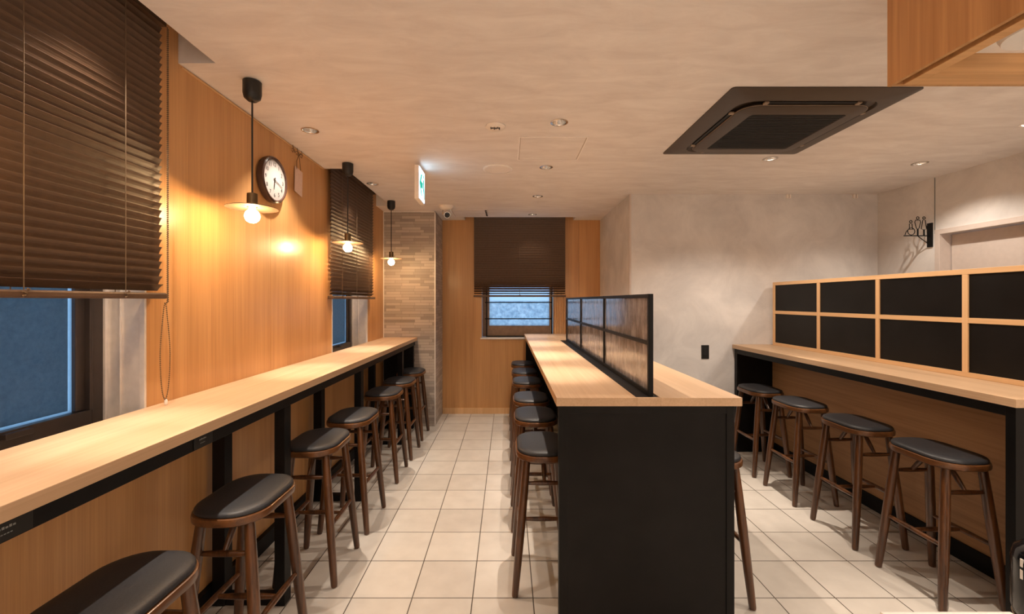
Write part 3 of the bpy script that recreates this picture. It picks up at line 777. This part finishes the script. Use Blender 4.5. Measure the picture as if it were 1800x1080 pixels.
def hatch(name, lab, x0, x1, y0, y1):
    t = thing(name, lab, 'access panel', ((x0+x1)/2, (y0+y1)/2, CEIL))
    bm = B(); w = .010
    for a in ((x0, x1, y0, y0+w), (x0, x1, y1-w, y1), (x0, x0+w, y0+w, y1-w), (x1-w, x1, y0+w, y1-w)): box(bm, a[0], a[1], a[2], a[3], CEIL-.005, CEIL-.0005, .001)
    obj('frame', bm, white, t)
    bm = B(); q = w; g = .003
    for a in ((x0+q, x1-q, y0+q, y0+q+g), (x0+q, x1-q, y1-q-g, y1-q), (x0+q, x0+q+g, y0+q, y1-q), (x1-q-g, x1-q, y0+q, y1-q)): box(bm, a[0], a[1], a[2], a[3], CEIL-.0025, CEIL-.0006)
    obj('shadow_gap', bm, edge_mat, t)  # dark strips standing in for shade in the panel joint
    obj('panel', box(B(), x0+w+.004, x1-w-.004, y0+w+.004, y1-w-.004, CEIL-.003, CEIL-.0005), ceil_plaster, t)
    return t
hatch('ceiling_hatch', 'square ceiling access hatch with thin frame above the island', .073, .523, 2.724, 3.175)
hv = hatch('ceiling_hatch', 'narrow ceiling panel with small dark vent beside the security camera', -.66, -.23, 4.90, 5.30)
bm = B()
for k in range(4): box(bm, -.262, -.245, 4.93+k*.09, 4.98+k*.09, CEIL-.009, CEIL-.0055)
obj('vent', bm, ac_dark, hv)

# air conditioner cassette
ax0, ax1, ay0, ay1 = 1.108, 2.058, 2.090, 3.040; acx, acy = (ax0+ax1)/2, (ay0+ay1)/2
t = thing('air_conditioner', 'dark brown ceiling cassette air conditioner with black central grille', 'air conditioner', (acx, acy, CEIL))
H = .475
bm = B()
rings = [rr(acx, acy, H, H, .02, CEIL-.0005), rr(acx, acy, H, H, .02, CEIL-.006), rr(acx, acy, H-.035, H-.035, .05, CEIL-.018), rr(acx, acy, .375, .375, .09, CEIL-.024), rr(acx, acy, .368, .368, .09, CEIL-.010)]
loft(bm, rings, cap1=True); obj('fascia', bm, ac_mat, t, smooth=True)
bm = B()
rings = [rr(acx, acy, .330, .330, .085, CEIL-.0115), rr(acx, acy, .345, .345, .09, CEIL-.030), rr(acx, acy, .345, .345, .09, CEIL-.036), rr(acx, acy, .338, .338, .085, CEIL-.040), rr(acx, acy, .262, .262, .02, CEIL-.046), rr(acx, acy, .258, .258, .015, CEIL-.040)]
loft(bm, rings); pn = obj('intake_panel', bm, ac_mat, t, smooth=True)
bm = B(); box(bm, acx-.257, acx+.257, acy-.257, acy+.257, CEIL-.043, CEIL-.0405)
for k in range(24): box(bm, acx-.255, acx+.255, acy-.253+k*.0213, acy-.247+k*.0213, CEIL-.0455, CEIL-.043)
obj('grille', bm, ac_dark, pn)
bm = B(); tr = rr(acx, acy, .3465, .3465, .091, CEIL-.033, n=10); tube(bm, tr+[tr[0]], .0016, 6); obj('edge_line', bm, edge_mat, pn)
for (cx_, cy_, wx, wy) in ((acx, acy-.358, .24, .010), (acx, acy+.358, .24, .010), (acx-.358, acy, .010, .24), (acx+.358, acy, .010, .24)):
    bm = B(); box(bm, cx_-wx, cx_+wx, cy_-wy, cy_+wy, CEIL-.028, CEIL-.022, .002)
    fl = obj('louvre', bm, ac_dark, t)
    bm = B()
    for s in (-1, 1): box(bm, cx_+s*(wx if wx > wy else 0)-.012, cx_+s*(wx if wx > wy else 0)+.012, cy_+s*(wy if wy > wx else 0)-.012, cy_+s*(wy if wy > wx else 0)+.012, CEIL-.033, CEIL-.022, .003)
    obj('hinge', bm, edge_mat, fl)

# overhead bulkhead, upper right
bx0, by1, bz = 1.197, 1.339, 2.15; bx1, by0 = 2.2, -.6
t = thing('bulkhead_box', 'wooden overhead bulkhead hanging from the ceiling in the upper right corner', 'bulkhead', ((bx0+bx1)/2, .4, CEIL))
bm = B(); box(bm, bx0, bx0+.012, by0, by1, bz, CEIL-.0005); box(bm, bx0+.012, bx1, by1-.012, by1, bz+.002, CEIL-.0005); obj('side_panel', bm, wood_box, t)
bm = B(); box(bm, bx0+.012, bx0+.040, by0, by1-.012, bz+.030, bz+.04); obj('groove', bm, stool_rim, t)
bm = B(); box(bm, bx0+.040, bx0+.078, by0, by1-.012, bz+.001, bz+.075, .001); box(bm, bx0+.078, bx1, by1-.072, by1-.012, bz+.001, bz+.075, .001); obj('bottom_rail', bm, wood_box_x, t)
obj('soffit', box(B(), bx0+.078, bx1, by0, by1-.072, bz+.065, bz+.075), white, t)
bm = B(); lathe(bm, [(.085, 0), (.085, -.03), (.078, -.045), (.004, -.05)], (1.395, 1.10, bz+.0645), n=36)
o = thing('round_ceiling_lamp', 'white round dome lamp with black ring under the wooden bulkhead', 'ceiling light', (1.395, 1.10, bz+.0645))
obj('diffuser', bm, white_gloss, o, smooth=True)
bm = B(); lathe(bm, [(.086, 0), (.090, -.004), (.090, -.012), (.0855, -.014)], (1.395, 1.10, bz+.0645), n=36, cap0=False, cap1=False); obj('ring', bm, black_plastic, o, smooth=True)

# toilet sign on a bracket
sy = 3.675
t = thing('toilet_sign', 'black metal bracket sign with wheelchair, man and woman outlines on the right wall', 'sign', (XR, sy, 2.04))
obj('mounting_bar', box(B(), XR-.012, XR-.0005, sy-.022, sy+.022, 1.94, 2.148, .001), black, t)
obj('arm', box(B(), XR-.232, XR-.012, sy-.004, sy+.004, 2.034, 2.042), black, t)
bm = B(); tube(bm, [(XR-.11, sy, 2.034), (XR-.012, sy, 1.962)], .0035, 6); obj('brace', bm, black, t)
def outline(bm, pts, x, s=1.0):
    tube(bm, [(x+p[0]*s, sy, 2.042+p[1]*s) for p in pts], .0033, 6)
def head(bm, x, z, r=.011): outline(bm, [(r*math.cos(k*math.pi/6), z+r*math.sin(k*math.pi/6)) for k in range(13)], x)
bm = B(); head(bm, XR-.112, .150)
outline(bm, [(-.004, .0), (-.004, .055), (-.012, .062), (-.026, .115), (-.018, .132), (.018, .132), (.026, .115), (.012, .062), (.004, .055), (.004, 0)], XR-.112); obj('man_outline', bm, black, t)
bm = B(); head(bm, XR-.058, .150)
outline(bm, [(-.004, 0), (-.004, .05), (-.024, .055), (-.010, .132), (.010, .132), (.024, .055), (.004, .05), (.004, 0)], XR-.058); obj('woman_outline', bm, black, t)
bm = B(); head(bm, XR-.172, .118)
outline(bm, [(-.012, .055), (-.012, .100), (.010, .100), (.016, .052), (-.02, .052)], XR-.172)
outline(bm, [(.004+.031*math.cos(a*.5236), .034+.031*math.sin(a*.5236)) for a in range(13)], XR-.172)
outline(bm, [(-.020, .052), (-.040, .030), (-.050, .004)], XR-.172); obj('wheelchair_outline', bm, black, t)

# black socket on plaster wall, small clips
t = thing('wall_socket', 'black rectangular wall socket plate on the plaster wall beyond the island', 'power outlet', (1.952, YP, .97))
obj('plate', box(B(), 1.915, 1.990, YP-.008, YP-.0005, .902, 1.038, .003), black_plastic, t)
obj('socket', box(B(), 1.935, 1.970, YP-.010, YP-.008, .935, 1.005, .002), ac_dark, t)
bm = B()
for x, lab in ((2.77, 'small pale clip at the top of the plaster wall, left one'), (3.43, 'small pale twin clip at the top of the plaster wall, right one')):
    t = thing('wall_clip', lab, 'clip', (x, YP, CEIL-.02), 'clips at the top of the plaster wall')
    bm = B(); box(bm, x-.020, x+.002, YP-.014, YP-.0005, CEIL-.042, CEIL-.004, .002); box(bm, x+.012, x+.024, YP-.014, YP-.0005, CEIL-.042, CEIL-.004, .002)
    obj('hook', bm, cream, t)

# service counter at the lower right with a black canister
t = thing('service_counter', 'white counter slab whose edge shows at the bottom right of the photo', 'counter', (.81, .3, 0))
obj('slab', box(B(), .690, .932, -.4, .788, .86, .90, .002), white_gloss, t)
obj('body', box(B(), .70, .925, -.4, .77, .0005, .86), white, t)
wx, wy = 2.033, 1.55
t = thing('waste_bin', 'glossy black rounded bin on a stem, cut by the lower right photo edge', 'bin', (wx, wy, 0))
bm = B(); lathe(bm, [(.12, .0005), (.12, .012), (.05, .03), (.045, .26)], (wx, wy, 0), n=40); obj('stand', bm, black, t, smooth=True)
bm = B(); lathe(bm, [(.05, .26), (.100, .265), (.122, .283), (.130, .315), (.130, .500), (.122, .535), (.100, .556), (.004, .562)], (wx, wy, 0), n=64); obj('body', bm, black_gloss, t, smooth=True)
bm = B(); lathe(bm, [(.1215, .277), (.1255, .280), (.1275, .287), (.1235, .287)], (wx, wy, 0), n=64, cap0=False, cap1=False); obj('rim', bm, edge_mat, t, smooth=True)
bm = B()
for z0, z1 in ((.50, .53), (.455, .49)):
    a0 = R(150)
    box(bm, wx-.1285, wx-.1245, wy+.020, wy+.030, z0-.012, z1-.012, .001)
obj('painted_glint', bm, white, t)  # pale strips stand in for glints on the glossy body
